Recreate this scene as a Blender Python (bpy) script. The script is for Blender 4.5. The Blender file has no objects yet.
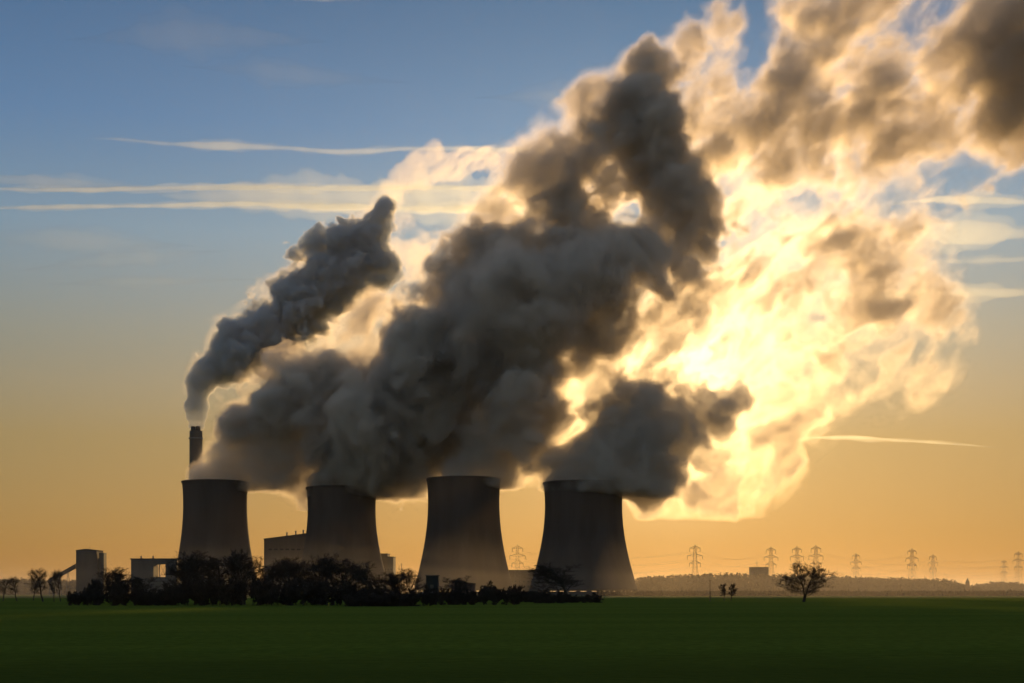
import bpy, math, random
import numpy as np
import openvdb
from mathutils import Vector, Matrix

R = math.radians
FPX, CX, HY, CAMH = 1422.2, 512.0, 592.0, 3.0
S = bpy.context.scene
COL = S.collection

# ------------------------------------------------------------------ camera, sky, sun, exposure
cam_d = bpy.data.cameras.new('camera')
cam_d.sensor_width = 36.0
cam_d.lens = 36.0 * FPX / 1024.0
cam_d.shift_y = (HY - 341.5) / 1024.0
cam_d.clip_start = 1.0
cam_d.clip_end = 120000.0
cam = bpy.data.objects.new('camera', cam_d)
COL.objects.link(cam)
cam.location = (0, 0, CAMH)
cam.rotation_euler = (R(90), 0, 0)
S.camera = cam

SUN_AZ, SUN_EL = math.atan2(672 - CX, FPX), math.atan2(HY - 384, math.hypot(FPX, 160))
SUN_DIR = Vector((math.sin(SUN_AZ) * math.cos(SUN_EL), math.cos(SUN_AZ) * math.cos(SUN_EL), math.sin(SUN_EL)))
W = bpy.data.worlds.new('World')
S.world = W
W.use_nodes = True
wt = W.node_tree
bg = wt.nodes['Background']
sky = wt.nodes.new('ShaderNodeTexSky')
sky.sky_type = 'NISHITA'
sky.sun_disc = False
sky.sun_elevation = SUN_EL
sky.sun_rotation = SUN_AZ
sky.altitude = 0
sky.air_density = 1.0
sky.dust_density = 1.0
sky.ozone_density = 4.0
gam = wt.nodes.new('ShaderNodeGamma')
gam.inputs[1].default_value = SKY_GAMMA = 0.35
hsv = wt.nodes.new('ShaderNodeHueSaturation')
hsv.inputs['Saturation'].default_value = 1.3
wtc = wt.nodes.new('ShaderNodeTexCoord')
sep = wt.nodes.new('ShaderNodeSeparateXYZ')
ramp = wt.nodes.new('ShaderNodeValToRGB')      # redder towards the horizon; upper sky out of view brightened to add ambient light
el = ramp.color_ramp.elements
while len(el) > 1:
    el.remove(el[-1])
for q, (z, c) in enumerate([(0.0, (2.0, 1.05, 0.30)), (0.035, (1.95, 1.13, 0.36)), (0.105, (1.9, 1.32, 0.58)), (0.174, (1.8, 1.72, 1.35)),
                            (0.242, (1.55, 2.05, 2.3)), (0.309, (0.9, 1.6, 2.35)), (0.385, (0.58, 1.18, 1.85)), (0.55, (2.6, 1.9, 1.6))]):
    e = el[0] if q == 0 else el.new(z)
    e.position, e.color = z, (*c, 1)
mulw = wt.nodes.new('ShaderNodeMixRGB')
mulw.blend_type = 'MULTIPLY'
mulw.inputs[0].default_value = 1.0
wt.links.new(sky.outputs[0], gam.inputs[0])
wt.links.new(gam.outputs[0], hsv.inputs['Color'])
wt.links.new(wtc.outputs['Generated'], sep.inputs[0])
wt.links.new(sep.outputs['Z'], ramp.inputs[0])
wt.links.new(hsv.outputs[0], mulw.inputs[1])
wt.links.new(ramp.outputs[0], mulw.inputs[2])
# the bright aureole of dusty air round the sun
dot = wt.nodes.new('ShaderNodeVectorMath')
dot.operation = 'DOT_PRODUCT'
dot.inputs[1].default_value = SUN_DIR
wt.links.new(wtc.outputs['Generated'], dot.inputs[0])
acc_sky = mulw.outputs[0]
for expo, tint in ((70, (1.3, 0.78, 0.26)), (600, (14.0, 11.0, 6.0))):
    pw = wt.nodes.new('ShaderNodeMath')
    pw.operation = 'POWER'
    pw.use_clamp = True
    pw.inputs[1].default_value = expo
    wt.links.new(dot.outputs['Value'], pw.inputs[0])
    ad = wt.nodes.new('ShaderNodeMixRGB')
    ad.blend_type = 'ADD'
    ad.inputs[2].default_value = (*tint, 1)
    wt.links.new(pw.outputs[0], ad.inputs[0])
    wt.links.new(acc_sky, ad.inputs[1])
    acc_sky = ad.outputs[0]
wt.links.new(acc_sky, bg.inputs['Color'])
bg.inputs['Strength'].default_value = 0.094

sun_d = bpy.data.lights.new('sun', 'SUN')
sun_d.energy = 2.0
sun_d.angle = R(0.5)
sun_d.color = (1.0, 0.59, 0.22)
sun = bpy.data.objects.new('sun', sun_d)
COL.objects.link(sun)
sun.rotation_euler = SUN_DIR.to_track_quat('Z', 'Y').to_euler()
sun.location = SUN_DIR * 3000

S.view_settings.view_transform = 'Standard'
S.view_settings.look = 'None'
S.view_settings.gamma = 1
S.view_settings.use_curve_mapping = False
S.view_settings.exposure = 0.0

S.render.engine = 'CYCLES'
cy = S.cycles
cy.use_adaptive_sampling = True
cy.adaptive_threshold = 0.045
cy.use_denoising = True
cy.max_bounces = 8
cy.diffuse_bounces = 2
cy.volume_bounces = 3
cy.transparent_max_bounces = 96
cy.sample_clamp_indirect = 6.0
cy.caustics_reflective = False
cy.caustics_refractive = False


# ------------------------------------------------------------------ helpers
def at(px, py, Y):
    """a pixel of the photograph at distance Y -> a point of the place"""
    return Vector(((px - CX) / FPX * Y, Y, CAMH + (HY - py) / FPX * Y))


def tag(o, label=None, cat=None, group=None, kind=None):
    for k, v in (('label', label), ('category', cat), ('group', group), ('kind', kind)):
        if v:
            o[k] = v
    return o


def empty(name, loc=(0, 0, 0), rz=0.0):
    o = bpy.data.objects.new(name, None)
    COL.objects.link(o)
    o.location = loc
    o.rotation_euler = (0, 0, rz)
    o.empty_display_size = 2
    return o


def copy_tree(o, parent=None):
    c = o.copy()
    COL.objects.link(c)
    c.parent = parent
    for ch in [x for x in bpy.data.objects if x.parent == o]:
        copy_tree(ch, c)
    return c


class MB:
    """collects shapes, builds one mesh object"""
    def __init__(self):
        self.v, self.f = [], []

    def add(self, verts, faces):
        b = len(self.v)
        self.v += [tuple(p) for p in verts]
        self.f += [tuple(b + i for i in f) for f in faces]
        return self

    def box(self, x0, x1, y0, y1, z0, z1):
        v = [(x0, y0, z0), (x1, y0, z0), (x1, y1, z0), (x0, y1, z0), (x0, y0, z1), (x1, y0, z1), (x1, y1, z1), (x0, y1, z1)]
        return self.add(v, [(0, 3, 2, 1), (4, 5, 6, 7), (0, 1, 5, 4), (1, 2, 6, 5), (2, 3, 7, 6), (3, 0, 4, 7)])

    def bar(self, p, q, r0, r1=None, n=4, caps=True):
        p, q = Vector(p), Vector(q)
        r1 = r0 if r1 is None else r1
        d = q - p
        if d.length < 1e-6:
            return self
        d.normalize()
        a = d.cross(Vector((0, 0, 1)) if abs(d.z) < 0.95 else Vector((1, 0, 0))).normalized()
        b = d.cross(a)
        vs = []
        for c, r in ((p, r0), (q, r1)):
            for k in range(n):
                t = 2 * math.pi * (k + 0.5) / n
                vs.append(c + a * (math.cos(t) * r) + b * (math.sin(t) * r))
        fs = [(k, (k + 1) % n, n + (k + 1) % n, n + k) for k in range(n)]
        if caps:
            fs += [tuple(range(n))[::-1], tuple(range(n, 2 * n))]
        return self.add(vs, fs)

    def lathe(self, prof, n=64, ctr=(0, 0, 0), close=False):
        vs = [(ctr[0] + r * math.cos(2 * math.pi * k / n), ctr[1] + r * math.sin(2 * math.pi * k / n), ctr[2] + z)
              for r, z in prof for k in range(n)]
        m = len(prof)
        fs = []
        for i in range(m if close else m - 1):
            j = (i + 1) % m
            fs += [(i * n + k, i * n + (k + 1) % n, j * n + (k + 1) % n, j * n + k) for k in range(n)]
        return self.add(vs, fs)

    def build(self, name, mat, parent=None, smooth=False, loc=None):
        me = bpy.data.meshes.new(name)
        me.from_pydata(self.v, [], self.f)
        me.validate()
        if smooth:
            me.polygons.foreach_set('use_smooth', [True] * len(me.polygons))
        me.materials.append(mat)
        o = bpy.data.objects.new(name, me)
        COL.objects.link(o)
        if parent is not None:
            o.parent = parent
        if loc is not None:
            o.location = loc
        return o


def surf(name, col, rough=0.85, var=0.25, scale=0.3, bump=0.0, stretch=(1, 1, 1), col2=None, spec=0.3, metallic=0.0):
    """procedural: two tones of one colour broken up by noise in object space"""
    m = bpy.data.materials.new(name)
    m.use_nodes = True
    nt = m.node_tree
    b = nt.nodes['Principled BSDF']
    b.inputs['Roughness'].default_value = rough
    b.inputs['Metallic'].default_value = metallic
    b.inputs['Specular IOR Level'].default_value = spec
    tc = nt.nodes.new('ShaderNodeTexCoord')
    mp = nt.nodes.new('ShaderNodeMapping')
    mp.inputs['Scale'].default_value = stretch
    nz = nt.nodes.new('ShaderNodeTexNoise')
    nz.inputs['Scale'].default_value = scale
    nz.inputs['Detail'].default_value = 6
    nz.inputs['Roughness'].default_value = 0.6
    cr = nt.nodes.new('ShaderNodeValToRGB')
    c2 = col2 or tuple(c * (1 + var) for c in col)
    c1 = col if col2 else tuple(c * (1 - var) for c in col)
    cr.color_ramp.elements[0].position, cr.color_ramp.elements[1].position = 0.35, 0.65
    cr.color_ramp.elements[0].color = (*c1, 1)
    cr.color_ramp.elements[1].color = (*c2, 1)
    nt.links.new(tc.outputs['Object'], mp.inputs['Vector'])
    nt.links.new(mp.outputs[0], nz.inputs['Vector'])
    nt.links.new(nz.outputs['Fac'], cr.inputs[0])
    nt.links.new(cr.outputs[0], b.inputs['Base Color'])
    if bump:
        bp = nt.nodes.new('ShaderNodeBump')
        bp.inputs['Strength'].default_value = 1.0
        bp.inputs['Distance'].default_value = bump
        nt.links.new(nz.outputs['Fac'], bp.inputs['Height'])
        nt.links.new(bp.outputs[0], b.inputs['Normal'])
    return m


def vapour(name, density, color=(1, 1, 1), g=0.75, veil=0.0):
    m = bpy.data.materials.new(name)
    m.use_nodes = True
    nt = m.node_tree
    nt.nodes.remove(nt.nodes['Principled BSDF'])
    out = nt.nodes['Material Output']
    pv = nt.nodes.new('ShaderNodeVolumePrincipled')
    pv.inputs['Color'].default_value = (*color, 1)
    pv.inputs['Density'].default_value = density
    pv.inputs['Anisotropy'].default_value = g
    nt.links.new(pv.outputs[0], out.inputs['Volume'])
    if veil:        # the outermost droplets dim what is behind by a breath, unevenly
        tr = nt.nodes.new('ShaderNodeBsdfTransparent')
        tc = nt.nodes.new('ShaderNodeTexCoord')
        nz = nt.nodes.new('ShaderNodeTexNoise')
        nz.inputs['Scale'].default_value = 0.02
        nz.inputs['Detail'].default_value = 2
        mr = nt.nodes.new('ShaderNodeMapRange')
        mr.inputs['To Min'].default_value, mr.inputs['To Max'].default_value = 1.0 - 2 * veil, 1.0
        nt.links.new(tc.outputs['Object'], nz.inputs['Vector'])
        nt.links.new(nz.outputs['Fac'], mr.inputs['Value'])
        nt.links.new(mr.outputs[0], tr.inputs['Color'])
        nt.links.new(tr.outputs[0], out.inputs['Surface'])
    return m


M = dict(
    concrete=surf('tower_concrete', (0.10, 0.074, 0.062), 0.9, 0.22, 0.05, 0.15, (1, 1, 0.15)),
    stack=surf('stack_concrete', (0.14, 0.13, 0.12), 0.9, 0.2, 0.08, 0.1, (1, 1, 0.1)),
    stack_cap=surf('sooty_flue', (0.07, 0.068, 0.065), 0.8, 0.3, 0.3),
    cladding=surf('grey_cladding', (0.105, 0.097, 0.09), 0.6, 0.15, 0.15, 0.0, (1, 1, 0.2)),
    cladding_b=surf('brown_cladding', (0.12, 0.098, 0.084), 0.7, 0.15, 0.15, 0.0, (1, 1, 0.2)),
    dark_clad=surf('dark_cladding', (0.035, 0.033, 0.03), 0.7, 0.2, 0.2),
    roof=surf('felt_roof', (0.09, 0.085, 0.08), 0.9, 0.2, 0.3),
    pale_roof=surf('pale_sheet_roof', (0.62, 0.62, 0.62), 0.5, 0.1, 0.4),
    brick=surf('farm_brick', (0.20, 0.11, 0.08), 0.9, 0.25, 0.8),
    steel=surf('galvanised_steel', (0.22, 0.22, 0.23), 0.55, 0.2, 0.5, metallic=0.6),
    glass=surf('window_glass', (0.03, 0.035, 0.04), 0.1, 0.1, 0.5, spec=0.5),
    wood=surf('weathered_wood', (0.12, 0.095, 0.07), 0.9, 0.3, 1.0),
    bark=surf('bark', (0.06, 0.05, 0.042), 0.95, 0.35, 0.8),
    twig=surf('twigs', (0.055, 0.042, 0.034), 0.95, 0.3, 0.5),
    scrub=surf('scrub_leaves', (0.035, 0.045, 0.022), 0.9, 0.4, 0.4),
)


# ------------------------------------------------------------------ ground
def sheet(name, x0, x1, y0, y1, z, mat, nx=1, ny=1, edge=0.0, seed=0):
    rnd = random.Random(seed)
    vs, fs = [], []
    for j in range(ny + 1):
        for i in range(nx + 1):
            y = y0 + (y1 - y0) * j / ny
            if edge and j in (0, ny):
                y += rnd.uniform(-edge, edge)
            vs.append((x0 + (x1 - x0) * i / nx, y, z))
    for j in range(ny):
        for i in range(nx):
            a = j * (nx + 1) + i
            fs.append((a, a + 1, a + nx + 2, a + nx + 1))
    o = MB().add(vs, fs).build(name, mat)
    return tag(o, kind='structure')


def field_mat(name, dark, light, scale, sheen=0.28):
    """crop: blotches at two scales, fine grain, faint drill rows"""
    m = surf(name, dark, 0.9, 0.0, scale, 0.0, (0.22, 1, 1), light, 0.0)
    nt = m.node_tree
    b = nt.nodes['Principled BSDF']
    tc = [n for n in nt.nodes if n.type == 'TEX_COORD'][0]
    fine = nt.nodes.new('ShaderNodeTexNoise')
    fine.inputs['Scale'].default_value = 1.3
    fine.inputs['Detail'].default_value = 8
    nt.links.new(tc.outputs['Object'], fine.inputs['Vector'])
    mr = nt.nodes.new('ShaderNodeMapRange')
    mr.inputs['From Min'].default_value, mr.inputs['From Max'].default_value = 0.3, 0.7
    mr.inputs['To Min'].default_value, mr.inputs['To Max'].default_value = 0.5, 1.5
    nt.links.new(fine.outputs['Fac'], mr.inputs['Value'])
    mul = nt.nodes.new('ShaderNodeMixRGB')
    mul.blend_type = 'MULTIPLY'
    mul.inputs[0].default_value = 1.0
    src = b.inputs['Base Color'].links[0].from_socket
    nt.links.new(src, mul.inputs[1])
    nt.links.new(mr.outputs[0], mul.inputs[2])
    nt.links.new(mul.outputs[0], b.inputs['Base Color'])
    bp = nt.nodes.new('ShaderNodeBump')
    bp.inputs['Distance'].default_value = 0.25
    nt.links.new(fine.outputs['Fac'], bp.inputs['Height'])
    nt.links.new(bp.outputs[0], b.inputs['Normal'])
    # upright blades catch low light against the sun as a soft sheen
    b.inputs['Sheen Weight'].default_value = sheen
    b.inputs['Sheen Roughness'].default_value = 0.6
    b.inputs['Sheen Tint'].default_value = (0.32, 0.42, 0.06, 1)
    return m


GEND = 5000
sheet('ground', -GEND, GEND, -60, GEND, 0.0, field_mat('stubble', (0.10, 0.085, 0.05), (0.16, 0.13, 0.07), 0.004))
crop = field_mat('young_crop', (0.038, 0.064, 0.010), (0.072, 0.096, 0.015), 0.03)
nt = crop.node_tree
b_ = nt.nodes['Principled BSDF']
src = b_.inputs['Base Color'].links[0].from_socket
tc = [n for n in nt.nodes if n.type == 'TEX_COORD'][0]
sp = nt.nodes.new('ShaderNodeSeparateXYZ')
wob = nt.nodes.new('ShaderNodeTexNoise')         # darker colour over the near end of the field, with a ragged border
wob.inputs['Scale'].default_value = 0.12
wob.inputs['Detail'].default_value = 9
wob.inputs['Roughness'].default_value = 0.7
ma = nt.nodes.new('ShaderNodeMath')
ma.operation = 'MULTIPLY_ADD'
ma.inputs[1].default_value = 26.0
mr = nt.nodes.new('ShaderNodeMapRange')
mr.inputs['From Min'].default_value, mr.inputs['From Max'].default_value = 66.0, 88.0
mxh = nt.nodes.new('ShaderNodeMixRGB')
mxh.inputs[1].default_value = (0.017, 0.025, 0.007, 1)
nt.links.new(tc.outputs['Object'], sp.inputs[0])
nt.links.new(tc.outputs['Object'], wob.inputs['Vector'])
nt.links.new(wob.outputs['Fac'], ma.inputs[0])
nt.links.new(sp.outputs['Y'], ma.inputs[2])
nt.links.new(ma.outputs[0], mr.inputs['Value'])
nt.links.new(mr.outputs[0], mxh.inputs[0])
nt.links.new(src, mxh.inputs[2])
# tramlines: pairs of wheel tracks left by the sprayer
wv = nt.nodes.new('ShaderNodeTexWave')
wv.wave_type, wv.bands_direction = 'BANDS', 'X'
wv.inputs['Scale'].default_value = 0.013
wv.inputs['Distortion'].default_value = 0.4
wv.inputs['Detail'].default_value = 3
mpw = nt.nodes.new('ShaderNodeMapping')
mpw.inputs['Rotation'].default_value = (0, 0, R(74))
cw = nt.nodes.new('ShaderNodeValToRGB')
ce = cw.color_ramp.elements
ce[0].position, ce[0].color = 0.0, (1, 1, 1, 1)
ce[1].position, ce[1].color = 1.0, (1, 1, 1, 1)
for z, v in ((0.955, 1.0), (0.97, 0.62), (0.982, 0.7), (0.99, 0.95)):
    e = ce.new(z)
    e.color = (v, v, v, 1)
mt = nt.nodes.new('ShaderNodeMixRGB')
mt.blend_type = 'MULTIPLY'
mt.inputs[0].default_value = 1.0
nt.links.new(tc.outputs['Object'], mpw.inputs['Vector'])
nt.links.new(mpw.outputs[0], wv.inputs['Vector'])
nt.links.new(wv.outputs['Fac'], cw.inputs[0])
nt.links.new(mxh.outputs[0], mt.inputs[1])
nt.links.new(cw.outputs[0], mt.inputs[2])
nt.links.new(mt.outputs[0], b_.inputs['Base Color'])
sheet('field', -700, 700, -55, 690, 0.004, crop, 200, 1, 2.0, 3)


# ------------------------------------------------------------------ cooling towers
def cooling_tower(pxl, pxr, pytop, pbl, pbr, Y, label):
    """top edge from pxl to pxr at pytop, base from pbl to pbr on the ground, at distance Y"""
    k = Y / FPX
    x = ((pxl + pxr) / 2 + (pbl + pbr) / 2) / 2
    H = CAMH + (HY - pytop) * k
    rt, rb = (pxr - pxl) / 2 * k, (pbr - pbl) / 2 * k
    root = empty('cooling_tower', ((x - CX) * k, Y, 0), random.uniform(0, 1))
    tag(root, label, 'cooling tower', 'concrete cooling towers of the power station')
    zt, z0 = H * 0.80, H * 0.04
    rth = rt * 0.965
    a_up = (H - zt) / math.sqrt((rt / rth) ** 2 - 1)
    a_dn = zt / math.sqrt((rb / rth) ** 2 - 1)

    def rad(z):
        a = a_up if z > zt else a_dn
        return rth * math.sqrt(1 + ((z - zt) / a) ** 2)
    zs = [z0 + (H - z0) * i / 40 for i in range(41)]
    prof = [(rad(z), z) for z in zs] + [(rad(z) - 0.9, z) for z in reversed(zs)]
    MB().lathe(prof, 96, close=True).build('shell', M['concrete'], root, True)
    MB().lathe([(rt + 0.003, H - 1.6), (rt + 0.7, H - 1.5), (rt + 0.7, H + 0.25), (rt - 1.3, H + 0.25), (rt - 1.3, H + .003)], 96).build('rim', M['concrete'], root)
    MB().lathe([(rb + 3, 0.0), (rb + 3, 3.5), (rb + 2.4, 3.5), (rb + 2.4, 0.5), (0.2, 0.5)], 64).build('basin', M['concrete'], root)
    n = 32
    leg = None
    r0, r1 = rb + 0.6, rad(z0) - 0.45
    for i in range(n):
        if leg is None:
            d = math.pi / n
            mb = MB()
            for s in (-1, 1):
                mb.bar((r0, 0, 0.5), (r1 * math.cos(s * d), r1 * math.sin(s * d), z0 + 0.2), 0.5, 0.45, 6)
            leg = mb.build('support_leg', M['concrete'], root)
        else:
            c = leg.copy()
            COL.objects.link(c)
            c.parent = root
            c.rotation_euler = (0, 0, 2 * math.pi * i / n)
    return Vector(((x - CX) * k, Y, H)), rt


T1 = cooling_tower(182.5, 247.5, 482, 171, 260, 1370, 'leftmost concrete cooling tower, standing just in front of the tall chimney')
T2 = cooling_tower(305.5, 375.5, 488, 293, 393, 1330, 'second concrete cooling tower from the left, half veiled by steam at its rim')
T3 = cooling_tower(426, 500, 479, 413, 516, 1270, 'third concrete cooling tower from the left, its right flank lit brown by haze')
T4 = cooling_tower(542, 622, 483, 529, 641, 1230, 'rightmost and widest concrete cooling tower, nearest to the sun glow')

# ------------------------------------------------------------------ chimney
k = 1600 / FPX
CHX, CHH = (196 - CX) * k, CAMH + (HY - 431) * k
root = tag(empty('chimney', (CHX, 1600, 0)), 'tall slim concrete chimney smoking behind the leftmost cooling tower', 'chimney')
MB().lathe([(8.6, 0), (7.5, CHH * 0.6), (7.1, CHH), (6.2, CHH), (6.2, CHH - 6), (0.1, CHH - 6)], 40).build('windshield', M['stack'], root, False)
for a in (90, 210, 330):
    MB().lathe([(2.5, CHH - 5.9), (2.5, CHH + 5), (2.1, CHH + 5), (2.1, CHH - 4), (.1, CHH - 4)], 20, (3.3 * math.cos(R(a)), 3.3 * math.sin(R(a)), 0)).build('flue', M['stack_cap'], root)
for z in (CHH * 0.55, CHH * 0.78, CHH - 9):
    rr = 7.55 if z < CHH * .6 else 7.36 if z < CHH * .8 else 7.16
    MB().lathe([(rr, z), (rr + 1.1, z), (rr + 1.1, z + 0.25), (rr + 1.1, z + 1.3), (rr + 1.0, z + 1.3), (rr + 1.0, z + .25), (rr, z + .25)], 40).build('gallery', M['steel'], root)

# ------------------------------------------------------------------ plumes
rngN = np.random.default_rng(11)


def spline_w(n, step):
    """cubic B-spline weights from a lattice with spacing `step` (in voxels) to n voxels"""
    m = int(n / step) + 5
    w = np.zeros((n, m), np.float32)
    t = np.arange(n) / step
    i = t.astype(int)
    f = (t - i).astype(np.float32)
    b = [(1 - f) ** 3 / 6, (3 * f ** 3 - 6 * f ** 2 + 4) / 6, (-3 * f ** 3 + 3 * f ** 2 + 3 * f + 1) / 6, f ** 3 / 6]
    for q in range(4):
        w[np.arange(n), i + q] = b[q]
    return w


def noise3(shape, step, rng):
    ws = [spline_w(n, step) for n in shape]
    a = rng.standard_normal([w.shape[1] for w in ws]).astype(np.float32)
    for ax in (0, 1, 2):
        a = np.moveaxis(np.tensordot(ws[ax], a, axes=(1, ax)), 0, ax)
    return a / (a.std() + 1e-6)


def iso_mesh(name, f, level, origin, vox, mat, parent):
    grid = openvdb.FloatGrid(1.0)
    grid.copyFromArray(np.ascontiguousarray(-(f - level)).astype(np.float32))
    pts, tris, quads = grid.convertToPolygons(0.0, 0.0)
    if len(pts) == 0:
        return None
    pts = pts * vox + np.array(origin)
    me = bpy.data.meshes.new(name)
    nq, ntr = len(quads), len(tris)
    me.vertices.add(len(pts))
    me.vertices.foreach_set('co', pts.astype(np.float32).ravel())
    loops = np.concatenate([np.asarray(quads).ravel(), np.asarray(tris).ravel()]).astype(np.int32)
    me.loops.add(len(loops))
    me.loops.foreach_set('vertex_index', loops)
    me.polygons.add(nq + ntr)
    me.polygons.foreach_set('loop_start', np.concatenate([np.arange(nq) * 4, nq * 4 + np.arange(ntr) * 3]).astype(np.int32))
    me.update(calc_edges=True)
    me.validate()
    me.materials.append(mat)
    o = bpy.data.objects.new(name, me)
    COL.objects.link(o)
    o.parent = parent
    return o


def plume(name, puffs, vox, base, mats, label, cat, seed, amp=0.30, wave=55.0, octv=6, calm=70.0, mouth=34.0):
    """puffs: (px, py, r_px, Y, body). Dense puffs (body D) swell into a cauliflower mass with steep edges; the
    others make torn mist round it. Each is drawn as nested closed skins, the vapour thickening inwards."""
    rng = np.random.default_rng(seed)
    C = np.array([at(p[0], p[1], p[3]) for p in puffs])
    RR = np.array([p[2] * p[3] / FPX for p in puffs]) * 1.10
    body = np.array([p[4] for p in puffs])
    lo = (C - RR[:, None] * 1.45).min(0) - 2 * vox
    hi = (C + RR[:, None] * 1.45).max(0) + 2 * vox
    shp = tuple(int(math.ceil(d)) + 1 for d in (hi - lo) / vox)
    ax = [(lo[i] + vox * np.arange(shp[i])).astype(np.float32) for i in range(3)]

    def mass(sel, caps, K):
        acc = np.full(shp, 1e-30, np.float32)
        for c, r, cp in zip(C[sel], RR[sel], caps):
            sl, d2 = [], []
            for i in range(3):
                u, v = np.searchsorted(ax[i], [c[i] - 2.2 * r, c[i] + 2.2 * r])
                sl.append(slice(u, v))
                q = (ax[i][u:v] - c[i]) / r
                d2.append(q * q)
            d = np.sqrt(d2[0][:, None, None] + d2[1][None, :, None] + d2[2][None, None, :])
            acc[tuple(sl)] += np.exp(K * np.minimum(1 - d, cp))
        return np.log(acc) / K

    # turbulence: rounded billows with sharp creases, and softer shreds; both stirred by a slow swirl
    nb, ns = np.zeros(shp, np.float32), np.zeros(shp, np.float32)
    wv, u, v = wave / vox, 1.0, 1.0
    for o in range(octv):
        q = noise3(shp, max(wv, 1.4), rng)
        nb += u * (np.abs(q) - 0.8) * 1.25
        ns += v * noise3(shp, max(wv * .8, 1.4), rng)
        u *= 0.72
        v *= 0.78
        wv *= 0.5
    idx = []
    for i in range(3):
        w = noise3(shp, 38.0 / vox, rng) * (5.0 / vox) + noise3(shp, 12.0 / vox, rng) * (2.6 / vox)
        g = np.arange(shp[i]).reshape([-1 if j == i else 1 for j in range(3)])
        idx.append(np.clip(np.rint(g + w), 0, shp[i] - 1).astype(np.int32))
    nb = nb[tuple(idx)]
    # the softer shreds are drawn out along the wind
    th = R(38)
    gx, gz = np.arange(shp[0])[:, None, None], np.arange(shp[2])[None, None, :]
    ux = (gx * math.cos(th) + gz * math.sin(th)) / 1.9
    uz = gz * math.cos(th) - gx * math.sin(th)
    fold = lambda q, n: np.abs((np.rint(q).astype(np.int32) + 4 * (n - 1)) % (2 * (n - 1)) - (n - 1))
    ns = ns[fold(ux + idx[0] - gx, shp[0]), idx[1], fold(uz + idx[2] - gz, shp[2])]
    # the jet is still smooth where it leaves its mouth
    dd = np.sqrt((ax[0][:, None, None] - base[0]) ** 2 + (ax[1][None, :, None] - base[1]) ** 2 + (ax[2][None, None, :] - base[2]) ** 2)
    still = 0.35 + 0.65 * np.clip(dd / calm, 0, 1)
    root = empty(name, base)
    tag(root, label, cat, 'steam and smoke plumes of the power station')
    fd = mass(body >= 1, body[body >= 1], 10.0) + amp * still * (nb * .85 + ns * .15)
    ft = mass(body > -1, np.where(body >= 1, -0.06, body), 20.0) + amp * still * (ns * .75 + nb * .3)
    # keep the shaft clear, and let no steam sink in front of the tower
    dx = np.abs(ax[0] - base[0])
    dxy = np.sqrt((ax[0][:, None] - base[0]) ** 2 + (ax[1][None, :] - base[1]) ** 2)
    ramp01 = lambda q: np.clip(q, 0, 1)
    below = ramp01((base[2] - 9 - ax[2]) / 18)[None, None, :]
    near = np.maximum(ramp01((mouth * 1.5 - dxy) / (mouth * .4)), ramp01((mouth * 2.6 - dx) / (mouth * 1.5))[:, None] * ramp01((base[1] + 5 - ax[1]) / 10)[None, :])
    sink = (near[:, :, None] * below).astype(np.float32) * 2.5
    fd = mass(body >= 1, body[body >= 1], 10.0) + amp * still * (nb * .85 + ns * .15)
    ft = mass(body > -1, np.where(body >= 1, -0.06, body), 20.0) + amp * still * (ns * .75 + nb * .3)
    dxy = np.sqrt((ax[0][:, None] - base[0]) ** 2 + (ax[1][None, :] - base[1]) ** 2)
    inside = (dxy < mouth * 1.25)[:, :, None] & (ax[2] < base[2] + 0.6)[None, None, :]      # the shaft itself stays clear
    inside |= ((np.abs(ax[0] - base[0]) < mouth * 1.7)[:, None, None] & (ax[1] < base[1])[None, :, None] & (ax[2] < base[2] - 1)[None, None, :])
    for f, shells in ((ft, mats[0]), (fd, mats[1])):
        f -= sink + (2.5 * ramp01((base[2] - 30 - ax[2]) / 20)).astype(np.float32)
        for e in (slice(0, 1), slice(-1, None)):
            f[e], f[:, e], f[:, :, e] = -1, -1, -1
        for pn, lv, mt in shells:
            iso_mesh(pn, f, lv, lo - np.array(base), vox, mt, root)
    return root


V = dict(
    veil=vapour('steam_veil', 0.0008, (1, 0.985, 0.96), 0.86, 0.008),
    wisp=vapour('steam_wisp', 0.0012, (1, 0.98, 0.95), 0.86),
    drift=vapour('steam_drift', 0.0025, (1, 0.975, 0.94), 0.80),
    smudge=vapour('steam_smudge', 0.008, (0.985, 0.955, 0.91), 0.68),
    shade=vapour('steam_shade', 0.03, (0.985, 0.94, 0.88), 0.55),
    edge=vapour('steam_edge', 0.014, (0.985, 0.95, 0.90), 0.72),
    body=vapour('steam_body', 0.03, (0.995, 0.945, 0.88), 0.3),
    core=vapour('steam_core', 0.06, (0.995, 0.935, 0.86), -0.2),
    smoke_veil=vapour('smoke_veil', 0.005, (1, 0.98, 0.95), 0.78, 0.008),
    smoke_wisp=vapour('smoke_wisp', 0.010, (1, 0.98, 0.95), 0.76),
    smoke_edge=vapour('smoke_edge', 0.05, (0.94, 0.95, 0.97), 0.68),
    smoke_body=vapour('smoke_body', 0.12, (0.80, 0.91, 1.0), -0.2),
)
STEAM = ([('veil', -0.06, V['veil']), ('wisps', 0.02, V['wisp']), ('drift', 0.11, V['drift']), ('smudge', 0.22, V['smudge']), ('shade', 0.36, V['shade']), ('shade', 0.52, V['shade'])],
         [('edge', 0.0, V['edge']), ('body', 0.07, V['body']), ('core', 0.17, V['core'])])
SMOKE = ([('veil', 0.0, V['smoke_veil']), ('wisps', 0.14, V['smoke_wisp'])],
         [('edge', 0.0, V['smoke_edge']), ('body', 0.07, V['smoke_body'])])

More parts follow.
